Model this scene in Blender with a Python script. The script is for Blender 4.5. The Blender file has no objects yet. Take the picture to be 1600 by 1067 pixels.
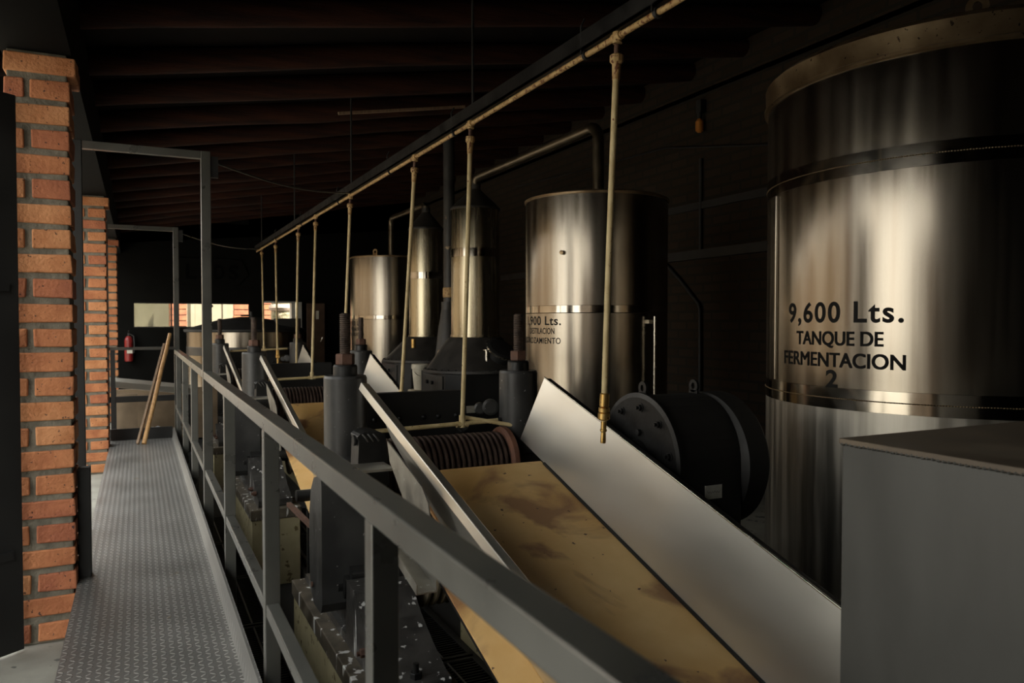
import bpy, math, random
from mathutils import Vector, Matrix, Quaternion
random.seed(11)
S = bpy.context.scene
COL = S.collection
PI = math.pi

# ------------------------------------------------------------------ camera, world, exposure
cam_d = bpy.data.cameras.new('camera')
cam_d.sensor_width = 36; cam_d.lens = 27.0
cam_d.clip_start = 0.02; cam_d.clip_end = 300
cam_d.dof.use_dof = True; cam_d.dof.focus_distance = 4.4; cam_d.dof.aperture_fstop = 4.0
cam = bpy.data.objects.new('camera', cam_d); COL.objects.link(cam)
cam.location = (0, 0, 1.35)
cam.rotation_euler = (math.radians(90 - 1.43), 0, math.radians(-25.95))
S.camera = cam

W = bpy.data.worlds.new('world'); S.world = W; W.use_nodes = True
wn = W.node_tree.nodes; wl = W.node_tree.links
bg = wn['Background']
tc = wn.new('ShaderNodeTexCoord'); sp = wn.new('ShaderNodeSeparateXYZ'); rp = wn.new('ShaderNodeValToRGB')
wl.new(tc.outputs['Generated'], sp.inputs[0]); wl.new(sp.outputs['Z'], rp.inputs[0])
rp.color_ramp.elements[0].position = 0.0; rp.color_ramp.elements[0].color = (0.98, 0.93, 0.82, 1)
rp.color_ramp.elements[1].position = 0.6; rp.color_ramp.elements[1].color = (0.93, 0.95, 0.94, 1)
wl.new(rp.outputs[0], bg.inputs[0]); bg.inputs[1].default_value = 3.1        # hazy bright sky
sun_d = bpy.data.lights.new('sun', 'SUN'); sun_d.energy = 17.0; sun_d.angle = math.radians(3); sun_d.color = (1.0, .95, .86)
sun = bpy.data.objects.new('sun', sun_d); COL.objects.link(sun)
sun.rotation_euler = (math.radians(20), math.radians(28), 0)        # high sun from over the roof, falls on the yard only

vs = S.view_settings
vs.view_transform = 'Standard'; vs.look = 'None'; vs.gamma = 1.0; vs.use_curve_mapping = False
vs.exposure = 0.5
S.cycles.max_bounces = 10; S.cycles.diffuse_bounces = 5; S.cycles.glossy_bounces = 6
S.cycles.sample_clamp_indirect = 6.0

def portal(loc, rot, sx, sy):                       # guides sampling of the sky through an opening, gives no light of its own
    l = bpy.data.lights.new('sky_portal', 'AREA'); l.shape = 'RECTANGLE'; l.size = sx; l.size_y = sy
    l.cycles.is_portal = True
    o = bpy.data.objects.new('sky_portal', l); COL.objects.link(o); o.location = loc; o.rotation_euler = rot
for y0, y1 in ((.80, 4.45), (4.8, 9.3), (9.65, 13.9), (14.3, 17.0)):
    portal((-0.62, (y0 + y1) / 2, 1.25), (0, math.radians(-90), 0), 3.0, y1 - y0)
portal((1.02, 17.2, 1.5), (math.radians(-90), 0, 0), 2.2, 0.5)
portal((2.79, 17.2, 0.8), (math.radians(-90), 0, 0), 0.8, 2.0)

# ------------------------------------------------------------------ mesh helpers
def V(*a): return Vector(a)

class MB:
    def __init__(s): s.v = []; s.f = []; s.m = []; s.s = []
    def add(s, vs_, fs, mi=0, sm=False):
        n = len(s.v); s.v += [tuple(p) for p in vs_]
        for f in fs: s.f.append([i + n for i in f]); s.m.append(mi); s.s.append(sm)
        return s
    def hexa(s, p, mi=0):                            # 8 corners: bottom loop then top loop
        return s.add(p, [(3,2,1,0),(4,5,6,7),(0,1,5,4),(1,2,6,5),(2,3,7,6),(3,0,4,7)], mi)
    def box(s, x0, x1, y0, y1, z0, z1, mi=0):
        return s.hexa([(x0,y0,z0),(x1,y0,z0),(x1,y1,z0),(x0,y1,z0),(x0,y0,z1),(x1,y0,z1),(x1,y1,z1),(x0,y1,z1)], mi)
    def beam(s, p, q, w, h, up=(0,0,1), mi=0):       # bar from p to q, w across, h along up
        p, q = Vector(p), Vector(q); d = (q - p).normalized()
        a = d.cross(Vector(up)).normalized(); b = a.cross(d).normalized()
        c = []
        for e in (p, q): c.append([e + a*i*w/2 + b*j*h/2 for i, j in ((-1,-1),(1,-1),(1,1),(-1,1))])
        return s.add(c[0] + c[1], [(3,2,1,0),(4,5,6,7),(0,1,5,4),(1,2,6,5),(2,3,7,6),(3,0,4,7)], mi)
    def lathe(s, prof, o=(0,0,0), ax=(0,0,1), n=32, mi=0, cap=True, sm=True, split=True):
        o = Vector(o); ax = Vector(ax).normalized()
        t = Vector((1,0,0)) if abs(ax.x) < .9 else Vector((0,1,0))
        a = (t - ax*t.dot(ax)).normalized(); b = ax.cross(a)
        ring = lambda r, z: [o + ax*z + (a*math.cos(2*PI*i/n) + b*math.sin(2*PI*i/n))*r for i in range(n)]
        # each band of the profile gets rings of its own so that hard edges stay hard
        for (r0, z0), (r1, z1) in zip(prof, prof[1:]):
            s.add(ring(r0,z0) + ring(r1,z1), [(i,(i+1)%n,n+(i+1)%n,n+i) for i in range(n)], mi, sm)
        if cap:
            r, z = prof[0]
            if r > 1e-6: s.add(ring(r,z), [tuple(reversed(range(n)))], mi)
            r, z = prof[-1]
            if r > 1e-6: s.add(ring(r,z), [tuple(range(n))], mi)
        return s
    def tube(s, p, q, r, n=16, r2=None, mi=0, cap=True):
        p, q = Vector(p), Vector(q)
        return s.lathe([(r,0),(r if r2 is None else r2,(q-p).length)], p, q-p, n, mi, cap)
    def path(s, pts, r, n=12, mi=0):                 # smooth polyline tube
        pts = [Vector(p) for p in pts]; vs_ = []; prev = None
        for i, p in enumerate(pts):
            d = (pts[min(i+1,len(pts)-1)] - pts[max(i-1,0)]).normalized()
            if prev is None:
                t = Vector((1,0,0)) if abs(d.x) < .9 else Vector((0,1,0))
                prev = (t - d*t.dot(d)).normalized()
            prev = (prev - d*prev.dot(d)).normalized(); b = d.cross(prev)
            rr = r[i] if isinstance(r, (list,tuple)) else r
            vs_ += [p + (prev*math.cos(2*PI*k/n) + b*math.sin(2*PI*k/n))*rr for k in range(n)]
        fs = [(j*n+k, j*n+(k+1)%n, (j+1)*n+(k+1)%n, (j+1)*n+k) for j in range(len(pts)-1) for k in range(n)]
        s.add(vs_, fs, mi, True)
        s.add(vs_[:n], [tuple(reversed(range(n)))], mi); s.add(vs_[-n:], [tuple(range(n))], mi)
        return s
    def prism(s, poly, d0, d1, f, mi=0, sm=False):   # polygon (a,b) extruded d0..d1; f(a,b,d) -> point
        n = len(poly)
        s.add([f(a,b,d0) for a,b in poly], [tuple(reversed(range(n)))], mi)
        s.add([f(a,b,d1) for a,b in poly], [tuple(range(n))], mi)
        s.add([f(a,b,d0) for a,b in poly] + [f(a,b,d1) for a,b in poly], [(i,(i+1)%n,n+(i+1)%n,n+i) for i in range(n)], mi, sm)
        return s
    def hexnut(s, p, ax, r, h, mi=0):
        return s.lathe([(r*.93,0),(r,h*.1),(r,h*.9),(r*.93,h)], p, ax, 6, mi, True, False)
    def build(s, name, mats, parent=None, bevel=0, seg=2):
        org = V(0,0,0); q = parent
        while q is not None: org = org + q.location; q = q.parent
        me = bpy.data.meshes.new(name)
        me.from_pydata([tuple(Vector(p) - org) for p in s.v], [], s.f)
        for m in (mats if isinstance(mats, (list,tuple)) else [mats]): me.materials.append(m)
        me.polygons.foreach_set('material_index', s.m); me.polygons.foreach_set('use_smooth', s.s)
        import bmesh
        bm = bmesh.new(); bm.from_mesh(me); bmesh.ops.recalc_face_normals(bm, faces=bm.faces); bm.to_mesh(me); bm.free()
        me.update()
        o = bpy.data.objects.new(name, me); COL.objects.link(o)
        if parent is not None: o.parent = parent
        if bevel:
            b = o.modifiers.new('bevel', 'BEVEL'); b.width = bevel; b.segments = seg; b.limit_method = 'ANGLE'; b.angle_limit = .7
        return o

YZ = lambda a, b, d: (d, a, b)       # polygon in the y-z plane, extruded along x
XZ = lambda a, b, d: (a, d, b)
XY = lambda a, b, d: (a, b, d)

def tag(o, label, cat, group=None, kind=None):
    o['label'] = label; o['category'] = cat
    if group: o['group'] = group
    if kind: o['kind'] = kind
    return o
def thing(name, label, cat, loc, group=None, kind=None):
    o = bpy.data.objects.new(name, None); COL.objects.link(o); o.location = loc; o.empty_display_size = .1
    return tag(o, label, cat, group, kind)
def struct(o): o['kind'] = 'structure'; return o
def copy_tree(o, parent=None):
    c = o.copy(); COL.objects.link(c); c.parent = parent
    for ch in list(o.children): copy_tree(ch, c)
    return c

# ------------------------------------------------------------------ materials
def mat(name, c1, c2=None, scale=6, rough=(.5,.6), metal=0, bump=0, bscale=None, stretch=(1,1,1), contrast=(.35,.65), detail=6,
        aniso=0, spec=.5, speck=None, dist=.01, sz=1):
    m = bpy.data.materials.new(name); m.use_nodes = True
    N, L = m.node_tree.nodes, m.node_tree.links
    p = N['Principled BSDF']; p.inputs['Metallic'].default_value = metal
    p.inputs['Specular IOR Level'].default_value = spec
    t = N.new('ShaderNodeTexCoord'); mp = N.new('ShaderNodeMapping'); mp.inputs['Scale'].default_value = stretch
    L.new(t.outputs['Object'], mp.inputs[0])
    nz = N.new('ShaderNodeTexNoise'); nz.inputs['Scale'].default_value = scale; nz.inputs['Detail'].default_value = detail
    L.new(mp.outputs[0], nz.inputs['Vector'])
    r = N.new('ShaderNodeMapRange'); r.inputs[1].default_value, r.inputs[2].default_value = contrast
    L.new(nz.outputs['Fac'], r.inputs[0])
    mx = N.new('ShaderNodeMix'); mx.data_type = 'RGBA'
    mx.inputs['A'].default_value = (*c1, 1); mx.inputs['B'].default_value = (*(c2 or c1), 1)
    L.new(r.outputs[0], mx.inputs['Factor'])
    out = mx.outputs['Result']
    if speck:                                        # (colour, scale, threshold): flakes and splashes with an edge of their own
        col, sc, th = speck
        n2 = N.new('ShaderNodeTexNoise'); n2.inputs['Scale'].default_value = sc; n2.inputs['Detail'].default_value = 5
        mp2 = N.new('ShaderNodeMapping'); mp2.inputs['Scale'].default_value = (1, 1, sz); L.new(t.outputs['Object'], mp2.inputs[0]); L.new(mp2.outputs[0], n2.inputs['Vector'])
        r2 = N.new('ShaderNodeMapRange'); r2.inputs[1].default_value = th; r2.inputs[2].default_value = th + .03
        L.new(n2.outputs['Fac'], r2.inputs[0])
        m2 = N.new('ShaderNodeMix'); m2.data_type = 'RGBA'; L.new(r2.outputs[0], m2.inputs['Factor'])
        L.new(out, m2.inputs['A']); m2.inputs['B'].default_value = (*col, 1); out = m2.outputs['Result']
    L.new(out, p.inputs['Base Color'])
    rr = N.new('ShaderNodeMapRange'); rr.inputs[3].default_value, rr.inputs[4].default_value = rough
    L.new(nz.outputs['Fac'], rr.inputs[0]); rr.inputs[1].default_value, rr.inputs[2].default_value = contrast
    L.new(rr.outputs[0], p.inputs['Roughness'])
    if bump:
        n3 = N.new('ShaderNodeTexNoise'); n3.inputs['Scale'].default_value = bscale or scale*4; n3.inputs['Detail'].default_value = 4
        L.new(mp.outputs[0], n3.inputs['Vector'])
        b = N.new('ShaderNodeBump'); b.inputs['Strength'].default_value = bump; b.inputs['Distance'].default_value = dist
        L.new(n3.outputs['Fac'], b.inputs['Height']); L.new(b.outputs[0], p.inputs['Normal'])
    if aniso:
        p.inputs['Anisotropic'].default_value = aniso
        tg = N.new('ShaderNodeTangent'); tg.direction_type = 'RADIAL'; tg.axis = 'Z'
        L.new(tg.outputs[0], p.inputs['Tangent'])
    return m

M = {}
M['brick'] = mat('brick', (.36,.125,.05), (.50,.20,.085), 9, (.85,.95), bump=.6, bscale=60, speck=((.07,.035,.025), 55, .66))
M['brick_b'] = mat('brick_orange', (.42,.16,.06), (.55,.25,.11), 9, (.85,.95), bump=.6, bscale=60, speck=((.10,.05,.03), 55, .66))
M['brick_c'] = mat('brick_dark', (.30,.095,.045), (.42,.15,.07), 9, (.85,.95), bump=.6, bscale=60, speck=((.06,.03,.025), 50, .64))
M['mortar'] = mat('mortar', (.11,.10,.075), (.19,.17,.13), 14, (.9,.95), bump=.7, bscale=50)
M['concrete'] = mat('concrete', (.23,.22,.185), (.34,.33,.28), 4, (.75,.9), bump=.2, speck=((.12,.12,.11), 9, .64))
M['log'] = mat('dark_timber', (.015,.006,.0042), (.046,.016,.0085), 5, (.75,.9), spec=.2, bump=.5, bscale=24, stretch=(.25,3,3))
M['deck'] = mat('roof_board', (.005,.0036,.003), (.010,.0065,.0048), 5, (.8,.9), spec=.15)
M['blackwall'] = mat('black_wall_paint', (.005,.005,.0046), (.007,.007,.0064), 3, (.9,.97), spec=.06)
M['letter_black'] = mat('dull_black_letter', (.002,.002,.002), (.003,.003,.003), 3, (.9,.97), spec=.05)
M['black'] = mat('black_paint', (.0065,.0065,.0065), (.012,.012,.0115), 7, (.36,.5), spec=.4, speck=((.10,.10,.095), 70, .72), bump=.12, bscale=40)
M['black_dull'] = mat('black_paint_dull', (.007,.007,.007), (.012,.012,.011), 5, (.55,.7))
M['hyd'] = mat('hydraulic_paint', (.026,.026,.0255), (.043,.043,.041), 6, (.34,.46), speck=((.28,.28,.27), 38, .70), bump=.1, bscale=30)
M['rail'] = mat('railing_paint', (.062,.062,.055), (.080,.080,.070), 8, (.27,.32), spec=1.0, speck=((.26,.22,.17), 30, .735), bump=.015, bscale=50)
M['grey'] = mat('grey_steel_paint', (.044,.044,.040), (.068,.068,.062), 4, (.38,.5), speck=((.35,.29,.18), 13, .76), bump=.05, bscale=12, stretch=(1,1,.3))
M['lidrust'] = mat('dusty_brown_lid', (.10,.075,.05), (.16,.125,.085), 5, (.6,.75))
M['steel'] = mat('stainless', (.62,.60,.54), (.72,.70,.64), 2.5, (.27,.37), .90, stretch=(2,.6,2), detail=2, contrast=(.1,.9))
M['steel_dirty'] = mat('stained_stainless', (.22,.21,.185), (.40,.385,.34), 6, (.35,.55), .9, bump=.1, speck=((.55,.55,.52), 34, .66))
M['tank'] = mat('brushed_tank_steel', (.235,.205,.165), (.335,.305,.255), 2.2, (.19,.27), 1, stretch=(6,6,.22), aniso=.45, speck=((.16,.11,.07), 26, .77))
M['tank_matte'] = mat('dull_tank_steel', (.30,.285,.25), (.50,.475,.42), 3, (.36,.52), 1, stretch=(5,5,.3))
M['band'] = mat('polished_band', (.33,.30,.25), (.43,.395,.34), 5, (.10,.16), 1)
M['rim'] = mat('rusty_rim', (.24,.165,.09), (.40,.30,.18), 6, (.3,.45), .8, speck=((.06,.04,.025), 40, .66))
M['still'] = mat('still_steel', (.31,.275,.19), (.43,.38,.275), 3, (.22,.30), 1, stretch=(6,6,.25), aniso=.6)
M['cone'] = mat('sooty_cone', (.030,.028,.025), (.055,.050,.045), 5, (.38,.5), .3)
M['pipe'] = mat('cream_pipe', (.46,.35,.17), (.62,.50,.27), 12, (.45,.6), speck=((.20,.09,.035), 60, .66), bump=.15, bscale=80)
M['pipe_rust'] = mat('rusty_pipe', (.40,.24,.09), (.55,.38,.17), 14, (.5,.65), speck=((.16,.06,.02), 60, .56), bump=.2, bscale=80)
M['brass'] = mat('brass', (.50,.30,.09), (.62,.42,.15), 30, (.3,.45), .9, speck=((.18,.08,.03), 60, .62))
M['rod'] = mat('oily_thread', (.060,.045,.038), (.13,.095,.075), 18, (.4,.6), .4)
M['rust'] = mat('rust', (.070,.036,.025), (.14,.072,.048), 18, (.6,.8), .2, bump=.3, bscale=60)
M['rust_disc'] = mat('rust_disc', (.12,.050,.030), (.19,.085,.050), 14, (.6,.8), .1, bump=.2, bscale=60)
M['groove'] = mat('cast_roller', (.055,.035,.027), (.10,.065,.050), 20, (.42,.6), .5)
M['cream_roller'] = mat('cream_roller', (.20,.165,.105), (.30,.25,.165), 16, (.5,.65), .2)
M['belt'] = None
M['plinth'] = mat('painted_plinth', (.40,.34,.19), (.50,.44,.26), 5, (.6,.75), speck=((.16,.12,.05), 14, .62))
M['plinth_cap'] = mat('stained_steel_cap', (.085,.070,.048), (.20,.17,.125), 9, (.45,.6), .4, speck=((.85,.85,.81), 13, .585), sz=.22)
M['foot'] = mat('splashed_black_casting', (.022,.021,.020), (.05,.047,.043), 9, (.35,.5), speck=((.50,.50,.48), 24, .635), sz=.08, bump=.2, bscale=40)
M['wood'] = mat('bare_pole_wood', (.36,.19,.07), (.55,.33,.14), 8, (.5,.65), stretch=(6,6,.6))
M['wood_grey'] = mat('grey_lath_wood', (.17,.11,.065), (.27,.18,.11), 8, (.6,.75), stretch=(6,6,.6))
M['red'] = mat('extinguisher_red', (.16,.010,.010), (.22,.015,.014), 5, (.3,.4))
M['paper'] = mat('paper', (.52,.50,.42), (.60,.58,.50), 20, (.8,.9))
M['ink'] = mat('pale_ink', (.16,.12,.13), (.22,.18,.18), 20, (.8,.9))
M['cream'] = mat('cream_render', (.22,.195,.125), (.26,.23,.155), 3, (.8,.9))
M['olive'] = mat('olive_board', (.20,.18,.11), (.28,.25,.16), 4, (.8,.9))
M['ground'] = mat('outdoor_ground', (.22,.205,.175), (.28,.265,.23), .8, (.9,.95))
M['stone'] = mat('mossy_stone', (.16,.15,.08), (.36,.28,.18), 7, (.85,.95), bump=.9, bscale=16, dist=.05, speck=((.10,.10,.05), 10, .60))
M['stone_ring'] = mat('pale_stone_ring', (.30,.22,.16), (.38,.30,.23), 9, (.85,.95), bump=.6, bscale=20)
M['sky_block'] = mat('dark_sky_block', (.05,.036,.025), (.075,.055,.036), 2, (.9,.95))
M['ochre'] = mat('ochre_reflection_dimmer', (.115,.082,.052), (.18,.135,.085), 1.5, (.9,.95))
M['yard_brick'] = mat('yard_brick', (.30,.21,.14), (.38,.27,.19), 2, (.9,.95))
M['white_frame'] = mat('white_frame_paint', (.36,.36,.335), (.42,.42,.39), 8, (.5,.6))
M['brown_door'] = mat('brown_door_paint', (.065,.038,.024), (.10,.060,.038), 6, (.45,.6))
M['pail'] = mat('white_plastic', (.62,.58,.46), (.70,.66,.54), 7, (.4,.5))
M['stonebase'] = mat('beige_block', (.36,.31,.22), (.44,.38,.28), 9, (.8,.9))
M['cloth'] = mat('grey_tarp', (.22,.23,.24), (.38,.39,.40), 6, (.55,.7), bump=.3)
M['board'] = mat('brown_board', (.12,.085,.05), (.18,.13,.08), 4, (.7,.8))
M['chim'] = mat('chimney_steel', (.035,.034,.033), (.065,.062,.058), 5, (.45,.6), .3, speck=((.30,.22,.13), 6, .68))
M['chrome'] = mat('bare_bright_steel', (.55,.52,.44), (.65,.62,.54), 12, (.2,.3), 1)
M['cable'] = mat('black_cable', (.008,.008,.008), (.010,.010,.010), 4, (.6,.7))
M['amber'] = mat('amber_glass', (.45,.17,.03), (.50,.20,.04), 10, (.3,.4))
M['grate'] = mat('grating_steel', (.020,.020,.020), (.034,.034,.033), 10, (.4,.55), .4)
M['grate_bar'] = mat('worn_grating_bar', (.14,.14,.13), (.24,.24,.225), 10, (.35,.5), .6)
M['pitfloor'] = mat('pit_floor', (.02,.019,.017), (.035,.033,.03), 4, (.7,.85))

def belt_material():
    m = mat('woven_belt', (.62,.37,.125), (.74,.50,.22), 2.5, (.5,.62), 0, detail=8)
    N, L = m.node_tree.nodes, m.node_tree.links
    p = N['Principled BSDF']; src = p.inputs['Base Color'].links[0].from_socket
    t = N.new('ShaderNodeTexCoord')
    n = N.new('ShaderNodeTexNoise'); n.inputs['Scale'].default_value = 1.5; n.inputs['Detail'].default_value = 8; n.inputs['Distortion'].default_value = .9
    L.new(t.outputs['Object'], n.inputs['Vector'])
    r = N.new('ShaderNodeMapRange'); r.inputs[1].default_value = .49; r.inputs[2].default_value = .56; r.inputs[4].default_value = .72
    L.new(n.outputs['Fac'], r.inputs[0])
    mx = N.new('ShaderNodeMix'); mx.data_type = 'RGBA'; L.new(r.outputs[0], mx.inputs['Factor'])
    L.new(src, mx.inputs['A']); mx.inputs['B'].default_value = (.21,.085,.045,1)           # juice stains
    n4 = N.new('ShaderNodeTexNoise'); n4.inputs['Scale'].default_value = 22; n4.inputs['Detail'].default_value = 4
    L.new(t.outputs['Object'], n4.inputs['Vector'])
    r4 = N.new('ShaderNodeMapRange'); r4.inputs[1].default_value = .70; r4.inputs[2].default_value = .72; L.new(n4.outputs['Fac'], r4.inputs[0])
    m4 = N.new('ShaderNodeMix'); m4.data_type = 'RGBA'; L.new(r4.outputs[0], m4.inputs['Factor'])
    L.new(mx.outputs['Result'], m4.inputs['A']); m4.inputs['B'].default_value = (.09,.045,.025,1)
    L.new(m4.outputs['Result'], p.inputs['Base Color'])
    # fine weave
    w1 = N.new('ShaderNodeTexWave'); w1.bands_direction = 'X'; w1.inputs['Scale'].default_value = 80
    w2 = N.new('ShaderNodeTexWave'); w2.bands_direction = 'Y'; w2.inputs['Scale'].default_value = 80
    L.new(t.outputs['Object'], w1.inputs[0]); L.new(t.outputs['Object'], w2.inputs[0])
    a = N.new('ShaderNodeMath'); a.operation = 'MULTIPLY'; L.new(w1.outputs['Fac'], a.inputs[0]); L.new(w2.outputs['Fac'], a.inputs[1])
    b = N.new('ShaderNodeBump'); b.inputs['Strength'].default_value = .35; b.inputs['Distance'].default_value = .002
    L.new(a.outputs[0], b.inputs['Height']); L.new(b.outputs[0], p.inputs['Normal'])
    return m
M['belt'] = belt_material()

def tread_material():
    m = mat('diamond_plate', (.31,.305,.285), (.46,.45,.42), 2.2, (.34,.48), .35, detail=8, contrast=(.3,.7), speck=((.34,.30,.22), 11, .70))
    N, L = m.node_tree.nodes, m.node_tree.links; p = N['Principled BSDF']
    def mth(op, a, b=None, c=None):
        n = N.new('ShaderNodeMath'); n.operation = op
        for i, q in enumerate((a, b, c)):
            if q is None: continue
            if isinstance(q, (int, float)): n.inputs[i].default_value = q
            else: L.new(q, n.inputs[i])
        return n.outputs[0]
    t = N.new('ShaderNodeTexCoord'); s = N.new('ShaderNodeSeparateXYZ'); L.new(t.outputs['Object'], s.inputs[0])
    c = 1/.033
    x, y = mth('MULTIPLY', s.outputs[0], c), mth('MULTIPLY', s.outputs[1], c)
    par = mth('MODULO', mth('ADD', mth('ADD', mth('FLOOR', x), mth('FLOOR', y)), 2000.0), 2.0)
    sg = mth('SUBTRACT', mth('MULTIPLY', par, 2.0), 1.0)
    fx, fy = mth('SUBTRACT', mth('FRACT', x), .5), mth('SUBTRACT', mth('FRACT', y), .5)
    sy = mth('MULTIPLY', sg, fy)
    u, v = mth('MULTIPLY', mth('ADD', fx, sy), .707), mth('MULTIPLY', mth('SUBTRACT', fx, sy), .707)
    d = mth('ADD', mth('POWER', mth('ABSOLUTE', mth('DIVIDE', u, .41)), 2.0), mth('POWER', mth('ABSOLUTE', mth('DIVIDE', v, .135)), 2.0))
    h = N.new('ShaderNodeMapRange'); h.interpolation_type = 'SMOOTHSTEP'
    h.inputs[1].default_value = 1.25; h.inputs[2].default_value = .55; L.new(d, h.inputs[0])
    b = N.new('ShaderNodeBump'); b.inputs['Strength'].default_value = 1.0; b.inputs['Distance'].default_value = .005
    L.new(h.outputs[0], b.inputs['Height']); L.new(b.outputs[0], p.inputs['Normal'])
    src = p.inputs['Base Color'].links[0].from_socket
    mx = N.new('ShaderNodeMix'); mx.data_type = 'RGBA'; mx.blend_type = 'MULTIPLY'
    k = N.new('ShaderNodeMapRange'); k.inputs[3].default_value = .95; k.inputs[4].default_value = .0; L.new(h.outputs[0], k.inputs[0])
    L.new(k.outputs[0], mx.inputs['Factor']); L.new(src, mx.inputs['A']); mx.inputs['B'].default_value = (.40,.40,.40,1)   # darker between the worn-bright treads
    L.new(mx.outputs['Result'], p.inputs['Base Color'])
    return m
M['tread'] = tread_material()

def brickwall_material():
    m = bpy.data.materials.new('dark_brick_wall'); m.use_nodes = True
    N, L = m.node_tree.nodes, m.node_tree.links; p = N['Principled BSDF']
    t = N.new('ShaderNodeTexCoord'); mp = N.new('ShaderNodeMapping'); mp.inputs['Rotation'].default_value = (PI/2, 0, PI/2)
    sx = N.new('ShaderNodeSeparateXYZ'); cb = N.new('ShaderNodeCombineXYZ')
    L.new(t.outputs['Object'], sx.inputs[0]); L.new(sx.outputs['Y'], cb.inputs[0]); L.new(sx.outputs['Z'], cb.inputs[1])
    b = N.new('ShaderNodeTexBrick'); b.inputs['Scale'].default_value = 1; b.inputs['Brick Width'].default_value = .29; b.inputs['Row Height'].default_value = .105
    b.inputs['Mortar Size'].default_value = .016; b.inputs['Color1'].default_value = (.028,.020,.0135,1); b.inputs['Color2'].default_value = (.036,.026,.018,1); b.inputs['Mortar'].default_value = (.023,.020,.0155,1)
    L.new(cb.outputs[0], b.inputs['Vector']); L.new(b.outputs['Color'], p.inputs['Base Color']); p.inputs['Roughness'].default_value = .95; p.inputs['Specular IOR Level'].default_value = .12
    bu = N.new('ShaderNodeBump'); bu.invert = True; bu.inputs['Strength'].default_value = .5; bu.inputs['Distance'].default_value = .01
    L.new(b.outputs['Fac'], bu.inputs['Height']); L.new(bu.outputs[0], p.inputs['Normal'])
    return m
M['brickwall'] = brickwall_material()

def glass_material():
    m = bpy.data.materials.new('dusty_pane'); m.use_nodes = True
    N, L = m.node_tree.nodes, m.node_tree.links
    p = N['Principled BSDF']; p.inputs['Base Color'].default_value = (.30,.30,.27,1); p.inputs['Roughness'].default_value = .35
    tr = N.new('ShaderNodeBsdfTransparent'); tr.inputs[0].default_value = (.72,.72,.68,1)
    mx = N.new('ShaderNodeMixShader'); mx.inputs[0].default_value = .25
    L.new(tr.outputs[0], mx.inputs[1]); L.new(p.outputs[0], mx.inputs[2]); L.new(mx.outputs[0], N['Material Output'].inputs[0])
    return m
M['glass'] = glass_material()

# ------------------------------------------------------------------ setting: floor, walls, roof
struct(MB().box(-.95, .40, -5, 17, -1.25, -.28).build('floor', M['concrete']))
struct(MB().box(-3.3, -3.0, -9, 1.25, -.3, 2.5).build('wall_sky_block', M['sky_block']))  # unseen wall added to keep low sky out of the big tank's reflection
struct(MB().box(-6.3, -6.0, 6.9, 40, -.3, 3.3).build('wall_reflection_dimmer', M['ochre']))  # unseen ochre wall added to dim and warm what the tanks reflect
struct(MB().box(-40, -.95, -30, 60, -.60, -.29).box(-.95, 9, 17.2, 60, -.60, -.29).build('floor_outdoors', M['ground']))
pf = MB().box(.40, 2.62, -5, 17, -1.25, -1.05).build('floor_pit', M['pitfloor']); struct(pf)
struct(MB().box(2.62, 5.9, -5, 17, -1.25, -.28).build('floor_tanks', M['concrete']))
roof = lambda x: 3.27 + .17*(x + .3)
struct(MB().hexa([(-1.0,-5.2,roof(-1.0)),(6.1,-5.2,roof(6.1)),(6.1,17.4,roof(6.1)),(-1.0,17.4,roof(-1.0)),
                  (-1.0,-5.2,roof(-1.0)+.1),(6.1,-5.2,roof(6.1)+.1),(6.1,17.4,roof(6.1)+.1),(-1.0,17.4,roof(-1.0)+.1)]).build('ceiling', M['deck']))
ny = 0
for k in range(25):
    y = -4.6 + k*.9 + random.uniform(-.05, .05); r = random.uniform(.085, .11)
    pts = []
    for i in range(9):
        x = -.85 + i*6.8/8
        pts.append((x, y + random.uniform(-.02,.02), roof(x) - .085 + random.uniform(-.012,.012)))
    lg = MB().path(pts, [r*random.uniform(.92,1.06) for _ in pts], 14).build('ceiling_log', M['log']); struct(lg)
struct(MB().box(-1.02, -.98, -5, 17, 2.66, 3.16).build('trim_sky_block', M['blackwall']))  # added board outside the eave, blocks high sky to darken the pillar tops
struct(MB().box(-.60, -.29, -5, 17, 2.70, 3.16).build('trim_eave_beam', M['blackwall']))
# end wall with the long slot window and the doorway
ew = MB()
for a in ((-.95,-.087,-.3,3.2),(-.087,2.118,-.3,1.243),(-.087,2.118,1.745,3.4),(2.118,2.40,-.3,3.55),(2.40,3.18,1.785,3.7),(3.18,5.9,-.3,4.3)):
    ew.box(a[0], a[1], 17.0, 17.2, a[2], a[3])
for a, b in ((-.95, 5.9),): ew.hexa([(a,17.0,2.85),(b,17.0,3.5),(b,17.2,3.5),(a,17.2,2.85),(a,17.0,roof(a)+.05),(b,17.0,roof(b)+.05),(b,17.2,roof(b)+.05),(a,17.2,roof(a)+.05)])
struct(ew.box(-.95, 5.9, 17.0, 17.2, -1.3, -.3).build('wall_far', M['blackwall']))
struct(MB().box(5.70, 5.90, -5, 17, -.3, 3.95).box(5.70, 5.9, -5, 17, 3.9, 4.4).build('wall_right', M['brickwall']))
struct(MB().box(-.95, 5.9, -5.2, -5.0, -1.3, 4.4).build('wall_back', M['blackwall']))
struct(MB().box(-.62, -.45, -5, .80, -.3, 2.72).build('wall_left', M['yard_brick']))
w1 = struct(MB().box(-.087,2.118,17.02,17.06,1.243,1.262).box(-.087,2.118,17.02,17.06,1.727,1.745).box(-.087,-.07,17.02,17.06,1.243,1.745)
            .box(.60,.625,17.02,17.06,1.243,1.745).box(2.10,2.118,17.02,17.06,1.243,1.745).build('window_1', M['black_dull']))
MB().box(-.07,.60,17.035,17.041,1.262,1.727).build('pane', M['glass'], w1)
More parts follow.
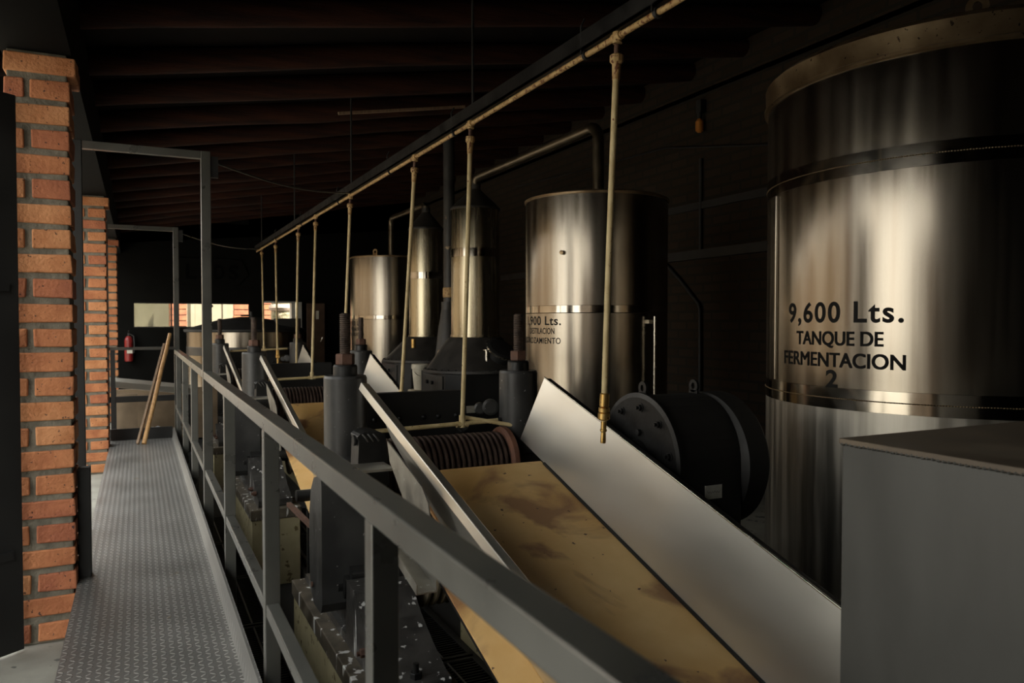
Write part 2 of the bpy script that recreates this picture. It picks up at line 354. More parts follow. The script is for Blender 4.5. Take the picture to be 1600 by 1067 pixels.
d1 = struct(MB().box(2.98,3.06,16.98,17.22,-.28,1.785).box(2.40,3.06,16.98,17.22,1.765,1.80).box(3.10,3.18,16.9,17.0,-.28,1.785).build('door_1', M['white_frame']))
dl = MB().box(3.28,3.66,16.86,16.90,-.26,1.76).box(3.33,3.61,16.85,16.86,.95,1.02).build('door_leaf', M['brown_door'], d1, .004); dl['label'] = 'brown door leaf standing open'
MB().path([(3.56,16.85,.92),(3.56,16.78,.94),(3.60,16.78,1.03)], .012).build('door_handle', M['chrome'], dl)
MB().box(3.47,3.53,16.842,16.846,1.42,1.60).build('notice_tag', M['paper'], dl)

# painted letters on a board high on the end wall
def text_mesh(body, size, font_off=.0):
    cu = bpy.data.curves.new('t', 'FONT'); cu.body = body; cu.size = size; cu.offset = font_off; cu.resolution_u = 6; cu.space_character = 1.0 + font_off*7
    cu.align_x = 'CENTER'; cu.align_y = 'BOTTOM_BASELINE'
    o = bpy.data.objects.new('t', cu); COL.objects.link(o)
    dg = bpy.context.evaluated_depsgraph_get(); dg.update()
    me = bpy.data.meshes.new_from_object(o.evaluated_get(dg)); bpy.data.objects.remove(o); bpy.data.curves.remove(cu)
    import bmesh
    bm = bmesh.new(); bm.from_mesh(me); bm.to_mesh(me); 
    vs_ = [v.co.copy() for v in bm.verts]; fs = [[v.index for v in f.verts] for f in bm.faces]
    es = [[v.index for v in e.verts] for e in bm.edges if len(e.link_faces) == 1]
    bm.free(); bpy.data.meshes.remove(me)
    return vs_, fs, es
def flat_text(mb, body, size, width, f, off=.0, mi=0):   # f(x, y) -> (point in front); fits the text to width
    vs_, fs, es = text_mesh(body, size, off)
    x0, x1 = min(v.x for v in vs_), max(v.x for v in vs_)
    k = width/(x1 - x0) if width else 1; cx = (x0 + x1)/2
    mb.add([f((v.x - cx)*k, v.y) for v in vs_], fs, mi)
sg = thing('wall_sign', 'dark board with raised black letters high on the far end wall', 'sign', (1.35, 16.98, 2.2))
MB().prism([(.55,2.20),(.75,2.12),(1.9,2.12),(2.1,2.35),(1.95,2.66),(.7,2.66),(.5,2.45)], 16.965, 16.998, XZ).build('sign_board', M['blackwall'], sg)
for ch, x in (('L', .98), ('O', 1.27), ('D', 1.52), ('S', 1.80)):
    tx = MB(); flat_text(tx, ch, .42, .19, lambda a, b, x=x: (x + a, 16.960, 2.24 + b), .012)
    tx.build('letter', M['letter_black'], sg)

# ------------------------------------------------------------------ brick pillars
def pillar(y, label, n=24):
    x0, x1, d = -.582, -.30, .30
    z0 = -.28; ch = (2.70 - z0)/n; j = .031
    mb = MB().box(x0+.012, x1-.012, y+.012, y+d-.012, z0, 2.70, 3)
    def brick(a0, a1, b0, b1, c0, c1):
        q = lambda: random.uniform(-.004, .004)
        mi = random.choice((0,0,0,1,1,2))
        n0 = len(mb.v)
        p = [(a0+q(),b0+q(),c0+q()),(a1+q(),b0+q(),c0+q()),(a1+q(),b1+q(),c0+q()),(a0+q(),b1+q(),c0+q()),
             (a0+q(),b0+q(),c1+q()),(a1+q(),b0+q(),c1+q()),(a1+q(),b1+q(),c1+q()),(a0+q(),b1+q(),c1+q())]
        mb.hexa(p, mi)
    for i in range(n):
        a, b = z0 + i*ch + j*.5, z0 + (i+1)*ch - j*.5
        o = .03 if i == n-1 else 0
        if i % 2 == 0:
            brick(x0, x0+.082, y, y+d, a, b); brick(x0+.082+.03, x1+o, y, y+d, a, b)
        else:
            brick(x0, x1+o, y, y+d/2-.012, a, b); brick(x0, x1+o, y+d/2+.012, y+d, a, b)
    o = mb.build('brick_pillar', [M['brick'], M['brick_b'], M['brick_c'], M['mortar']], None, .007, 2)
    return tag(o, label, 'pillar', 'brick pillars along the open side', 'thing')
pillar(4.50, 'nearest orange brick pillar, beside the near end of the walkway')
pillar(9.32, 'orange brick pillar second from the camera, by the far end of the walkway')
pillar(14.0, 'farthest brick pillar, near the red fire extinguisher')

# black leaf left of the near pillar, stub plate and the two portal frames
lf = thing('gate_leaf', 'black steel gate leaf standing open at the left of the nearest brick pillar', 'gate', (-.62, 4.45, -.28))
def leafbox(a0, a1, d0, d1, z0, z1):
    h, u, w = V(-.545, 4.455, 0), V(-.80, -.60, 0).normalized(), V(.60, -.80, 0).normalized()
    p = [h+u*a0+w*d0, h+u*a1+w*d0, h+u*a1+w*d1, h+u*a0+w*d1]
    return MB().hexa([q+V(0,0,z0) for q in p] + [q+V(0,0,z1) for q in p])
leafbox(0, 1.3, 0, .04, -.26, 2.45).build('leaf_panel', M['black_dull'], lf, .004)
for z in (.2, 1.5): leafbox(.05, 1.25, .04, .052, z, z+.04).build('leaf_bar', M['black_dull'], lf)
tag(MB().box(-.296,-.237,4.62,4.70,.0,.58).build('steel_stub_post', M['black_dull'], None, .004),
    'short black steel post on the walkway edge beside the nearest brick pillar', 'post')

def portal_frame(y, label, x_end, y_end, z_end):
    t = thing('portal_frame', label, 'frame', (.42, y, -.3), 'tall black steel frames across the walkway')
    MB().box(.39,.45,y-.03,y+.03,-.32,2.50).build('post', M['rail'], t, .003)
    MB().box(-.37,-.31,y-.03,y+.03,-.28,2.50).build('post', M['black_dull'], t, .003)
    MB().box(-.31,.39,y-.025,y+.025,2.45,2.50).build('crossbar', M['rail'], t, .003)
    MB().box(.45,.50,y-.02,y+.02,2.33,2.47).build('bracket', M['black_dull'], t)
    pts = []
    for i in range(11):
        k = i/10; pts.append((.46+(x_end-.46)*k, y+(y_end-y)*k, 2.44+(z_end-2.44)*k - .06*math.sin(PI*k)))
    MB().path(pts, .007, 8).build('tie_rod', M['rail'], t)
portal_frame(5.60, 'tall black portal frame nearest the camera, rising from the railing', 1.86, 7.40, 2.60)
portal_frame(10.2, 'tall black portal frame at the far end of the walkway', 1.86, 13.9, 2.62)

# ------------------------------------------------------------------ walkway and railing
wk = thing('walkway', 'grey diamond plate walkway running from the foreground between pillars and railing', 'walkway', (.03, 4.5, -.02))
MB().box(-.297,.36,-4.5,9.85,-.012,0).build('tread_plate', M['tread'], wk)
MB().hexa([(.345,-4.5,-.012),(.37,-4.5,-.012),(.37,9.85,-.012),(.345,9.85,-.012),(.358,-4.5,.115),(.37,-4.5,.115),(.37,9.85,.115),(.358,9.85,.115)]).build('toe_board', M['tread'], wk)
MB().box(-.297,.35,9.82,9.85,0,.13).build('end_board', M['black_dull'], wk)
st = MB().box(.30,.37,-4.5,9.85,-.15,-.012)
st.box(-.29,-.24,-4.5,9.85,-.12,-.012)
st.build('stringer', M['rail'], wk)
for y in (-.5, 2.0, 4.3, 6.6, 9.0):
    MB().box(-.27,-.21,y,y+.06,-.28,-.12).build('support', M['black_dull'], wk)
    MB().box(.30,.36,y,y+.06,-.28,-.15).build('support', M['black_dull'], wk)

rl = thing('railing', 'dark grey steel railing along the right edge of the walkway', 'railing', (.42, 4.5, 0))
MB().box(.392,.447,-.6,10.17,.968,1.02).build('top_rail', M['rail'], rl, .004)
MB().box(.397,.442,-.6,10.17,.305,.35).build('mid_rail', M['rail'], rl, .004)
for y in (.05, 1.44, 2.83, 4.22, 6.98, 8.37, 9.76):
    MB().box(.393,.446,y-.026,y+.026,-.16,.968).build('baluster', M['rail'], rl, .003)
er = thing('end_rail', 'black crossrail closing the far end of the walkway', 'railing', (.05, 10.2, 0))
MB().box(-.31,.39,10.185,10.225,1.02,1.055).build('top_rail', M['rail'], er, .003)
MB().box(-.31,.39,10.185,10.225,.40,.47).build('lower_rail', M['black_dull'], er, .003)
MB().box(-.30,-.25,10.18,10.23,-.27,1.02).build('post', M['black_dull'], er)

def stick(p, q, r, m, name, label):
    p, q = Vector(p), Vector(q)
    pts = [p.lerp(q, i/6) + V(random.uniform(-.003,.003), 0, 0) for i in range(7)]
    o = MB().path(pts, [r*k for k in (1.05,1,1,1,.98,.95,.9)], 12).build(name, m)
    return tag(o, label, 'pole', 'wooden poles leaning at the walkway end')
stick((.043,9.40,.006), (.345,10.16,1.21), .024, M['wood'], 'wooden_pole', 'longer honey coloured wooden pole leaning on the crossrail at the walkway end')
o = MB().beam((-.02,9.38,.012), (.282,10.155,1.09), .026, .034).build('wooden_lath', M['wood_grey'], None, .003)
tag(o, 'shorter greyish wooden lath leaning left of the honey coloured pole', 'pole', 'wooden poles leaning at the walkway end')

# things beyond the walkway end
tr = thing('steel_trough', 'open stainless trough on a dark frame beyond the walkway end', 'trough', (.2, 10.6, -.28))
MB().hexa([(-.33,10.42,.57),(.62,10.42,.44),(.62,10.82,.44),(-.33,10.82,.57),(-.33,10.42,.582),(.62,10.42,.452),(.62,10.82,.452),(-.33,10.82,.582)]) \
    .hexa([(-.33,10.42,.58),(.62,10.42,.45),(.62,10.43,.45),(-.33,10.43,.58),(-.33,10.40,.645),(.62,10.40,.515),(.62,10.412,.515),(-.33,10.412,.645)]) \
    .hexa([(-.33,10.81,.58),(.62,10.81,.45),(.62,10.82,.45),(-.33,10.82,.58),(-.33,10.83,.665),(.62,10.83,.535),(.62,10.842,.535),(-.33,10.842,.665)]).build('channel', M['steel'], tr)
for x, z in ((-.28,.55), (.56,.44)):
    for y in (10.46, 10.78): MB().box(x-.025,x+.025,y-.025,y+.025,-.28,z).build('leg', M['black_dull'], tr)
tag(MB().hexa([(-.30,10.95,-.27),(-.02,10.95,-.27),(-.02,10.98,-.27),(-.30,10.98,-.27),(-.30,11.10,.42),(-.02,11.10,.42),(-.02,11.13,.42),(-.30,11.13,.42)]).build('leaning_board', M['board']),
    'brown board leaning on edge under the trough', 'board')
tag(MB().box(-.32,1.0,11.6,11.66,-.27,.44).build('low_partition', M['board']), 'brown low partition board behind the trough', 'board')
rag = MB(); nx, nyy = 22, 12; vs_ = []
for j in range(nyy+1):
    for i in range(nx+1):
        u, v = i/nx, j/nyy
        e = math.sin(PI*u)*math.sin(PI*v)
        vs_.append((-.14+.62*u + .02*math.sin(9*v), 10.6+.30*v + .02*math.sin(11*u), -.06 + .045*e + .035*abs(math.sin(13*u+5*v))*e + .02*math.sin(23*u-9*v)*e))
rag.add(vs_, [(j*(nx+1)+i, j*(nx+1)+i+1, (j+1)*(nx+1)+i+1, (j+1)*(nx+1)+i) for j in range(nyy) for i in range(nx)], 0, True)
ro = rag.build('crumpled_tarp', M['cloth']); so = ro.modifiers.new('thick', 'SOLIDIFY'); so.thickness = .006
tag(ro, 'crumpled grey tarp lying under the trough beyond the walkway', 'tarp')
pl = thing('pallet_table', 'low dark table carrying the crumpled tarp', 'table', (.17, 10.7, -.28))
MB().box(-.20,.55,10.50,10.95,-.10,-.065).build('table_top', M['board'], pl)
for x in (-.17,.52):
    for y in (10.53,10.92): MB().box(x-.02,x+.02,y-.02,y+.02,-.28,-.10).build('leg', M['black_dull'], pl)
tag(MB().beam((-.12,10.52,-.03), (.42,10.56,-.045), .03, .02).build('loose_lath', M['wood']), 'loose wooden lath lying on the low table beyond the walkway', 'lath')

ex = thing('fire_extinguisher', 'red fire extinguisher hanging on the dark end wall past the last pillar', 'extinguisher', (-.17, 16.9, .6))
MB().lathe([(.068,0),(.078,.015),(.078,.42),(.06,.47),(.03,.50)], (-.17,16.9,.58), n=24).build('bottle', M['red'], ex)
MB().tube((-.17,16.9,1.08),(-.17,16.9,1.14),.022).beam((-.17,16.9,1.15),(-.17,16.78,1.18),.02,.02).box(-.185,-.155,16.88,16.99,1.13,1.15).build('valve', M['black_dull'], ex)
MB().path([(-.15,16.88,1.12),(-.08,16.84,1.08),(-.07,16.82,.92),(-.08,16.83,.75)], .013).build('hose', M['black_dull'], ex)
MB().prism([(-.10+.0*i, 0) for i in range(0)] or [(-.205,.74),(-.105,.74),(-.105,.86),(-.205,.86)], 16.816, 16.822, XZ).build('instruction_label', M['paper'], ex)

# ------------------------------------------------------------------ pit: plinths, gratings
gratings = []
def grating(x0, x1, y0, y1, z=-.90):
    t = thing('floor_grating', 'black steel floor grating panel in the pit between the machine plinths', 'grating', (x0, y0, z), 'pit floor gratings')
    MB().box(x0,x0+.03,y0,y1,z-.04,z).box(x1-.03,x1,y0,y1,z-.04,z).box(x0,x1,y0,y0+.03,z-.04,z).box(x0,x1,y1-.03,y1,z-.04,z).build('frame', M['grate'], t)
    b = MB(); n = int((y1-y0)/.035)
    for i in range(1, n): y = y0 + i*(y1-y0)/n; b.box(x0+.03,x1-.03,y-.005,y+.005,z-.03,z-.004)
    b.build('bars', M['grate'], t)
    b = MB(); n = 3
    for i in range(1, n): x = x0 + i*(x1-x0)/n; b.box(x-.006,x+.006,y0+.03,y1-.03,z-.03,z)
    b.build('bearer_bars', M['grate_bar'], t)
    return t
g1 = grating(1.40, 2.02, 2.4, 3.55); g2 = grating(.47, .88, 2.4, 3.55)
for k in range(1, 6):
    for g in (g1, g2):
        c = copy_tree(g); c.location.y += 1.18*k
bl = MB()
for x in (.44, .90, 1.37, 2.05): bl.box(x-.025,x+.025,1.0,9.8,-1.05,-.94)
struct(bl.build('trim_grating_bearers', M['grate']))

def plinth(x0, x1, y0, y1, label):
    t = thing('machine_plinth', label, 'plinth', ((x0+x1)/2, (y0+y1)/2, -1.05), 'painted plinths under the roller mills')
    MB().box(x0+.012,x1-.012,y0+.012,y1-.012,-1.05,-.44).build('block', M['plinth'], t, .006)
    MB().box(x0,x1,y0,y1,-.44,-.345).build('cap', M['plinth_cap'], t, .006)
mills = ((4.60, 'nearest'), (8.64, 'second'), (12.5, 'farthest'))
for y0, w in mills:
    plinth(.89, 1.34, y0-1.45, y0+.55, 'cream painted plinth under the railing side of the %s mill' % w)
    plinth(2.07, 2.52, y0-1.45, y0+.55, 'cream painted plinth under the tank side of the %s mill' % w)

# ------------------------------------------------------------------ roller mill (built once, copied twice)
def make_mill(Y):
    t = thing('roller_mill', 'nearest black roller mill with two hydraulic cylinders and a rust red grooved roller', 'mill', (1.70, Y, -.345), 'roller mills in a row')
    for s, xc in ((-1, 1.12), (1, 2.285)):
        x0, x1 = xc-.12, xc+.12
        body = [(Y-.62,-.30),(Y-.62,.02),(Y-.40,.12),(Y-.36,.34),(Y-.19,.44),(Y-.17,.50),(Y+.18,.50),(Y+.24,.4),(Y+.45,.1),(Y+.45,-.30)]
        MB().prism(body, x0, x1, YZ).build('frame_cheek', M['black'], t, .012)
        foot = [(Y-1.36,-.345),(Y-1.36,-.275),(Y-1.30,-.265),(Y-1.12,-.20),(Y-.95,-.12),(Y-.80,-.02),(Y-.62,.0),(Y-.60,-.30),(Y+.50,-.30),(Y+.50,-.345)]
        ft = MB().prism(foot, x0-.03, x1+.03, YZ).build('foot', M['foot'], t, .012)
        ft['label'] = 'white splashed casting foot'
        for yy in (Y-1.22, Y-1.0):
            MB().hexnut((x0-.03, yy, -.24), (-1,0,0), .022, .03).tube((x0-.03,yy,-.24),(x0-.075,yy,-.24),.011).build('bolt', M['rust'], ft)
        for yy in (Y-1.30,):
            MB().hexnut((xc, yy, -.27), (0,0,1), .028, .03).tube((xc,yy,-.27),(xc,yy,-.20),.014).build('bolt', M['black'], ft)
        # hydraulic cylinder with collar, nut and threaded rod
        cy = MB().lathe([(.150,.49),(.150,.52),(.128,.56),(.128,1.015),(.122,1.03),(.072,1.03)], (xc,Y,0), n=48).build('hydraulic_cylinder', M['hyd'], t)
        cy['label'] = 'dark grey hydraulic cylinder'
        MB().lathe([(.072,1.03),(.072,1.085),(.066,1.095),(.03,1.095)], (xc,Y,0), n=40).build('collar', M['black'], cy)
        MB().hexnut((xc,Y,1.095), (0,0,1), .058, .066).build('nut', M['rust'], cy)
        prof = [(.0285,1.16)]; z = 1.16
        while z < 1.395: prof += [(.0325,z+.004),(.0325,z+.0065),(.0265,z+.0105)]; z += .0115
        prof.append((.020,z+.004))
        MB().lathe(prof, (xc,Y,0), n=20).build('threaded_rod', M['rod'], cy)
        # shafts, nuts and lugs low on the cheek
        lug = MB().lathe([(.075,0),(.075,.03),(.045,.035),(.045,.06)], (x0 if s < 0 else x1, Y-.52, -.06), (s,0,0), 28).build('shaft_flange', M['black'], t, .003)
        MB().hexnut(((x0-.06) if s < 0 else (x1+.06), Y-.52, -.06), (s,0,0), .036, .03).build('nut', M['rust'], lug)
        lug2 = MB().lathe([(.06,0),(.06,.03),(.03,.04),(.03,.07)], (x0 if s < 0 else x1, Y-.30, .20), (s,0,0), 24).build('shaft_flange', M['black'], t, .003)
        MB().hexnut(((x0-.07) if s < 0 else (x1+.07), Y-.30, .20), (s,0,0), .026, .03).build('nut', M['brass'], lug2)
        # bearing cap block on the outside of the cheek
        if s > 0: continue
        cap = [(-.10,0),(.13,0),(.105,.28)] + [(.0+.105*math.cos(a), .28+.055*math.sin(a)) for a in [i*PI/8 for i in range(1,8)]] + [(-.085,.28)]
        o = MB().prism(cap, Y-.46, Y-.30, lambda a, b, d: (xc+.03+a*.8, d, .44+b*.93)).build('bearing_cap', M['black'], t, .008)
        MB().lathe([(.030,0),(.030,.012),(.020,.012)], (xc-.045,Y-.40,.695), (-1,0,0), 20).build('pin', M['black_dull'], o)
        hk = MB()
        for k in range(3): hk.path([(xc-.02+.03*k,Y-.465,.735),(xc-.005+.03*k,Y-.48,.715),(xc+.01+.03*k,Y-.468,.695)], .006, 8)
        hk.build('wire_clip', M['chim'], o)
    # rounded gear cover on the walkway side
    gp = [(Y-.56,-.14),(Y-.56,.49),(Y-.545,.525),(Y-.50,.535),(Y-.36,.50),(Y-.28,.42),(Y-.235,.28),(Y-.22,.10),(Y-.235,-.05),(Y-.28,-.16),(Y-.35,-.20),(Y-.53,-.195)]
    gc = MB().prism(gp, .855, 1.10, YZ).build('gear_cover', M['hyd'], t, .012)
    MB().tube((.848,Y-.35,-.09),(.84,Y-.35,-.09),.014).tube((.975,Y-.565,.47),(.975,Y-.575,.47),.010).build('cover_screw', M['rust'], gc)
    # top roller: grooved body with rust red end disc
    def grooved(cx0, cx1, y, z, r, mname, pname, pitch=.036):
        prof = []; x = 0
        while x < cx1-cx0: prof += [(r,x),(r,x+pitch*.28),(r*.875,x+pitch*.5),(r*.875,x+pitch*.72)]; x += pitch
        return MB().lathe(prof, (cx0,y,z), (1,0,0), 56).build(pname, M[mname], t)
    top = grooved(1.27, 2.10, Y-.10, .45, .195, 'groove', 'top_roller')
    d_ = MB().lathe([(.10,-.005),(.20,-.005),(.222,.01),(.222,.04),(.21,.05),(.08,.05)], (2.10,Y-.10,.45), (1,0,0), 56).build('end_disc', M['rust_disc'], top); d_['label'] = 'rust red end disc'
    MB().tube((.90,Y-.30,.33),(1.30,Y-.30,.33),.036).build('drive_shaft', M['rust'], t)
    grooved(1.36, 2.05, Y-.62, .0, .20, 'cream_roller', 'lower_roller', .050)
    grooved(1.36, 2.05, Y+.22, .0, .20, 'groove', 'lower_roller', .050)
    MB().tube((1.24,Y-.62,0),(2.2,Y-.62,0),.06).tube((1.24,Y+.22,0),(2.2,Y+.22,0),.06).build('axle', M['black'], t)
    MB().tube((1.22,Y-.30,-.20),(1.325,Y-.53,-.245),.030).build('drain_pipe', M['rust'], t)
    # cross beam behind the roller with its row of bolts
    cb = MB().box(1.22,2.02,Y+.28,Y+.36,.36,.885).build('cross_beam', M['black_dull'], t, .006)
    for x in (1.38,1.55,1.715,1.82,1.95):
        MB().lathe([(.018,0),(.018,.006),(.012,.014),(.004,.018)], (x,Y+.28,.715), (0,-1,0), 14).build('bolt', M['black'], cb)
    MB().box(1.25,2.18,Y+.12,Y+.28,.20,.40).build('scraper_housing', M['black_dull'], t)
    # stainless scraper plate and the drip channel outside the feed plate
    f = lambda a, b, d: (d, a+Y-4.60, b)
    sp_ = MB().prism([(3.72,.755),(3.20,.625),(3.12,.57),(3.06,.38),(3.30,.42),(3.50,.54),(3.68,.66)], 1.115, 1.122, f).build('splash_plate', M['steel_dirty'], t)
    sp_['label'] = 'white splashed stainless plate'
    MB().hexa([(1.06,Y-1.02,.285),(1.15,Y-1.02,.285),(1.15,Y-1.50,.185),(1.06,Y-1.50,.185),(1.06,Y-1.02,.292),(1.15,Y-1.02,.292),(1.15,Y-1.50,.192),(1.06,Y-1.50,.192)]) \
        .hexa([(1.145,Y-1.02,.29),(1.152,Y-1.02,.29),(1.152,Y-1.50,.19),(1.145,Y-1.50,.19),(1.145,Y-1.02,.40),(1.152,Y-1.02,.40),(1.152,Y-1.50,.31),(1.145,Y-1.50,.31)]) \
        .hexa([(1.055,Y-1.02,.285),(1.062,Y-1.02,.285),(1.062,Y-1.50,.185),(1.055,Y-1.50,.185),(1.055,Y-1.02,.33),(1.062,Y-1.02,.33),(1.062,Y-1.50,.23),(1.055,Y-1.50,.23)]).build('drip_channel', M['steel_dirty'], t)
    MB().box(.99,1.16,Y-.86,Y-.66,.600,.612).build('side_shelf', M['steel_dirty'], t)
    # round lugs on the tank side
    MB().lathe([(.055,0),(.055,.03),(.04,.035)], (2.15,Y+.16,.775), (-.3,-.95,0), 24).build('side_lug', M['hyd'], t)
    MB().lathe([(.04,0),(.04,.03),(.03,.035)], (2.09,Y+.20,.765), (-.3,-.95,0), 24).build('side_lug', M['hyd'], t)
    MB().lathe([(.04,0),(.04,.02),(.03,.025)], (1.99,Y+.27,.64), (-.1,-.99,0), 24).build('side_lug', M['hyd'], t)
    return t
mill = make_mill(4.60)
m2 = copy_tree(mill); m2.location.y = 8.64; m2['label'] = 'second black roller mill from the camera, half hidden by the nearest one'
m3 = copy_tree(mill); m3.location.y = 12.5; m3['label'] = 'farthest black roller mill, in front of the round lidded vat'

# ------------------------------------------------------------------ feed chutes
def make_chute(Y):
    t = thing('feed_chute', 'nearest feed chute with tan belt bed between tall stainless side plates', 'chute', (1.7, Y-1.6, -.9), 'feed chutes of the roller mills')
    dy = Y - 4.60; bz = lambda y: .492 - .313*(4.08 - (y-dy))
    y0, y1 = 4.12+dy, 1.72+dy
    # belt bed, slightly thick, with rolled far end
    b = MB(); n = 24; vs_ = []
    for i in range(n+1):
        y = y0 + (y1-y0)*i/n
        xl = 1.345 - .15*min(1, max(0, (3.42-(y-dy))/.15))
        for x in (xl, 2.20): vs_.append((x, y, bz(y)))
    for i in range(n+1):
        y = y0 + (y1-y0)*i/n
        xl = 1.345 - .15*min(1, max(0, (3.42-(y-dy))/.15))
        for x in (xl, 2.20): vs_.append((x, y, bz(y)-.014))
    o = 2*(n+1); fs = []
    for i in range(n):
        fs += [(2*i,2*i+1,2*i+3,2*i+2),(o+2*i,o+2*i+2,o+2*i+3,o+2*i+1),(2*i,2*i+2,o+2*i+2,o+2*i),(2*i+1,o+2*i+1,o+2*i+3,2*i+3)]
    fs += [(0,o,o+1,1),(2*n,2*n+1,o+2*n+1,o+2*n)]
    b.add(vs_, fs)
    bd = b.build('belt_bed', M['belt'], t); bd['label'] = 'tan juice stained belt'
    # side plates: (y, z, x) at the top edge and at the foot
    th = .006
    def plate(far_top, near_top, far_foot, near_foot, extra=None, name='side_plate'):
        q = [far_top] + ([extra] if extra else []) + [far_foot, near_foot, near_top]
        P = [V(*c) for c in q]; d = V(th,0,0); k = len(P)
        return MB().add([p for p in P] + [p + d for p in P], [tuple(range(k)), tuple(reversed(range(k,2*k)))] + [(i,(i+1)%k,k+(i+1)%k,k+i) for i in range(k)]).build(name, M['steel'], t)
    L0, L1 = (1.165,4.36+dy,.979), (1.235,1.72+dy,.20)
    lp = plate((1.175,4.07+dy,.890), L1, (1.35,3.62+dy,bz(3.62+dy)+.004), (1.35,1.72+dy,bz(1.72+dy)+.004), (1.20,3.94+dy,.74))
    rim = MB().beam(V(*L0)+V(.004,0,0), V(*L1)+V(.004,0,0), .052, .046, (.25,0,1)).build('rim', M['steel'], lp, .004)
    R0, R1 = (2.30,4.26+dy,1.000), (2.30,1.66+dy,.205)
    rp_ = plate(R0, R1, (2.205,4.41+dy,bz(4.41+dy)+.004), (2.205,1.66+dy,bz(1.66+dy)+.004))
    MB().beam(V(*R0)+V(.026,0,-.010), V(*R1)+V(.026,0,-.010), .036, .014, (0,0,1)).build('rim', M['black'], rp_, .003)
    MB().tube(V(*R0)+V(.002,0,.002), V(*R1)+V(.002,0,.002), .006, 10).build('folded_edge', M['chrome'], rp_)
    MB().beam((2.20,4.08+dy,bz(4.08+dy)+.006), (2.20,1.7+dy,bz(1.7+dy)+.006), .014, .012).build('seal_strip', M['black_dull'], rp_)
    # tail rollers and stand under the bed
    MB().lathe([(.03,0),(.046,.004),(.046,.19)], (1.08,2.0+dy,.006), (1,0,0), 24).build('side_knob', M['black'], t)
    for x in (1.24, 2.16):
        MB().box(x-.03,x+.03,2.2+dy,2.26+dy,-.90,bz(2.2+dy)-.08).build('stand_leg', M['black'], t)
        MB().beam((x,1.75+dy,bz(1.75+dy)-.045),(x,3.75+dy,bz(3.75+dy)-.045),.04,.06).build('stand_rail', M['black'], t)
    return t
chute = make_chute(4.60)
c2 = copy_tree(chute); c2.location.y += 4.04; c2['label'] = 'second feed chute, its tan bed seen between the two nearer hydraulic cylinders'
c3 = copy_tree(chute); c3.location.y += 7.9; c3['label'] = 'farthest feed chute, triangular tip of its plate seen before the doorway'

# small drive with a rusty U bracket in the pit between first and second mill
dv = thing('pit_drive', 'small black drive cylinder under a rusty U bracket in the pit', 'drive', (1.35, 6.0, -.9))
MB().tube((1.18,5.72,-.33),(1.62,5.72,-.33),.10,28).lathe([(.10,0),(.085,.02)], (1.18,5.72,-.33), (-1,0,0), 28).build('motor_body', M['black'], dv)
MB().box(1.14,1.62,5.62,5.66,-.20,-.165).beam((1.16,5.64,-.18),(1.08,6.35,-.12),.035,.03).box(1.14,1.17,5.60,5.66,-.60,-.165).build('u_bracket', M['rust'], dv)
MB().box(1.20,1.60,5.60,5.85,-.90,-.42).build('stand', M['black_dull'], dv)

# ------------------------------------------------------------------ overhead water line, its steel channel and drop pipes
wp = thing('overhead_pipe', 'thin cream overhead pipe running the length of the shed under a steel channel', 'pipe', (1.9, 7, 2.6))
MB().path([(1.9, y, 2.60) for y in (.8,3,6,9,12,14.2)], .0135, 14).build('main_pipe', M['pipe_rust'], wp)
ck = thing('support_channel', 'black steel channel carrying the thin cream overhead pipe', 'channel', (1.9, 7, 2.65))
MB().box(1.868,1.878,.6,14.25,2.618,2.70).box(1.868,1.935,.6,14.25,2.618,2.628).build('angle_bar', M['black'], ck)
for y in (2.55, 3.1, 4.75, 6.2, 8.0, 10.0, 12.0):
    MB().lathe([(.022,0),(.024,.004),(.024,.016),(.022,.02)], (1.9,y,2.60), (0,1,0), 14).tube((1.872,y+.01,2.60),(1.872,y+.01,2.73),.005,8).tube((1.872,y+.01,2.73),(1.89,y+.01,2.765),.005,8).build('pipe_clip', M['cable'], ck)
for y in (1.2, 4.4, 7.4, 10.4, 13.4):
    MB().tube((1.873,y,2.69),(1.873,y,roof(1.873)-.08),.009,8).build('hanger_rod', M['black_dull'], ck)

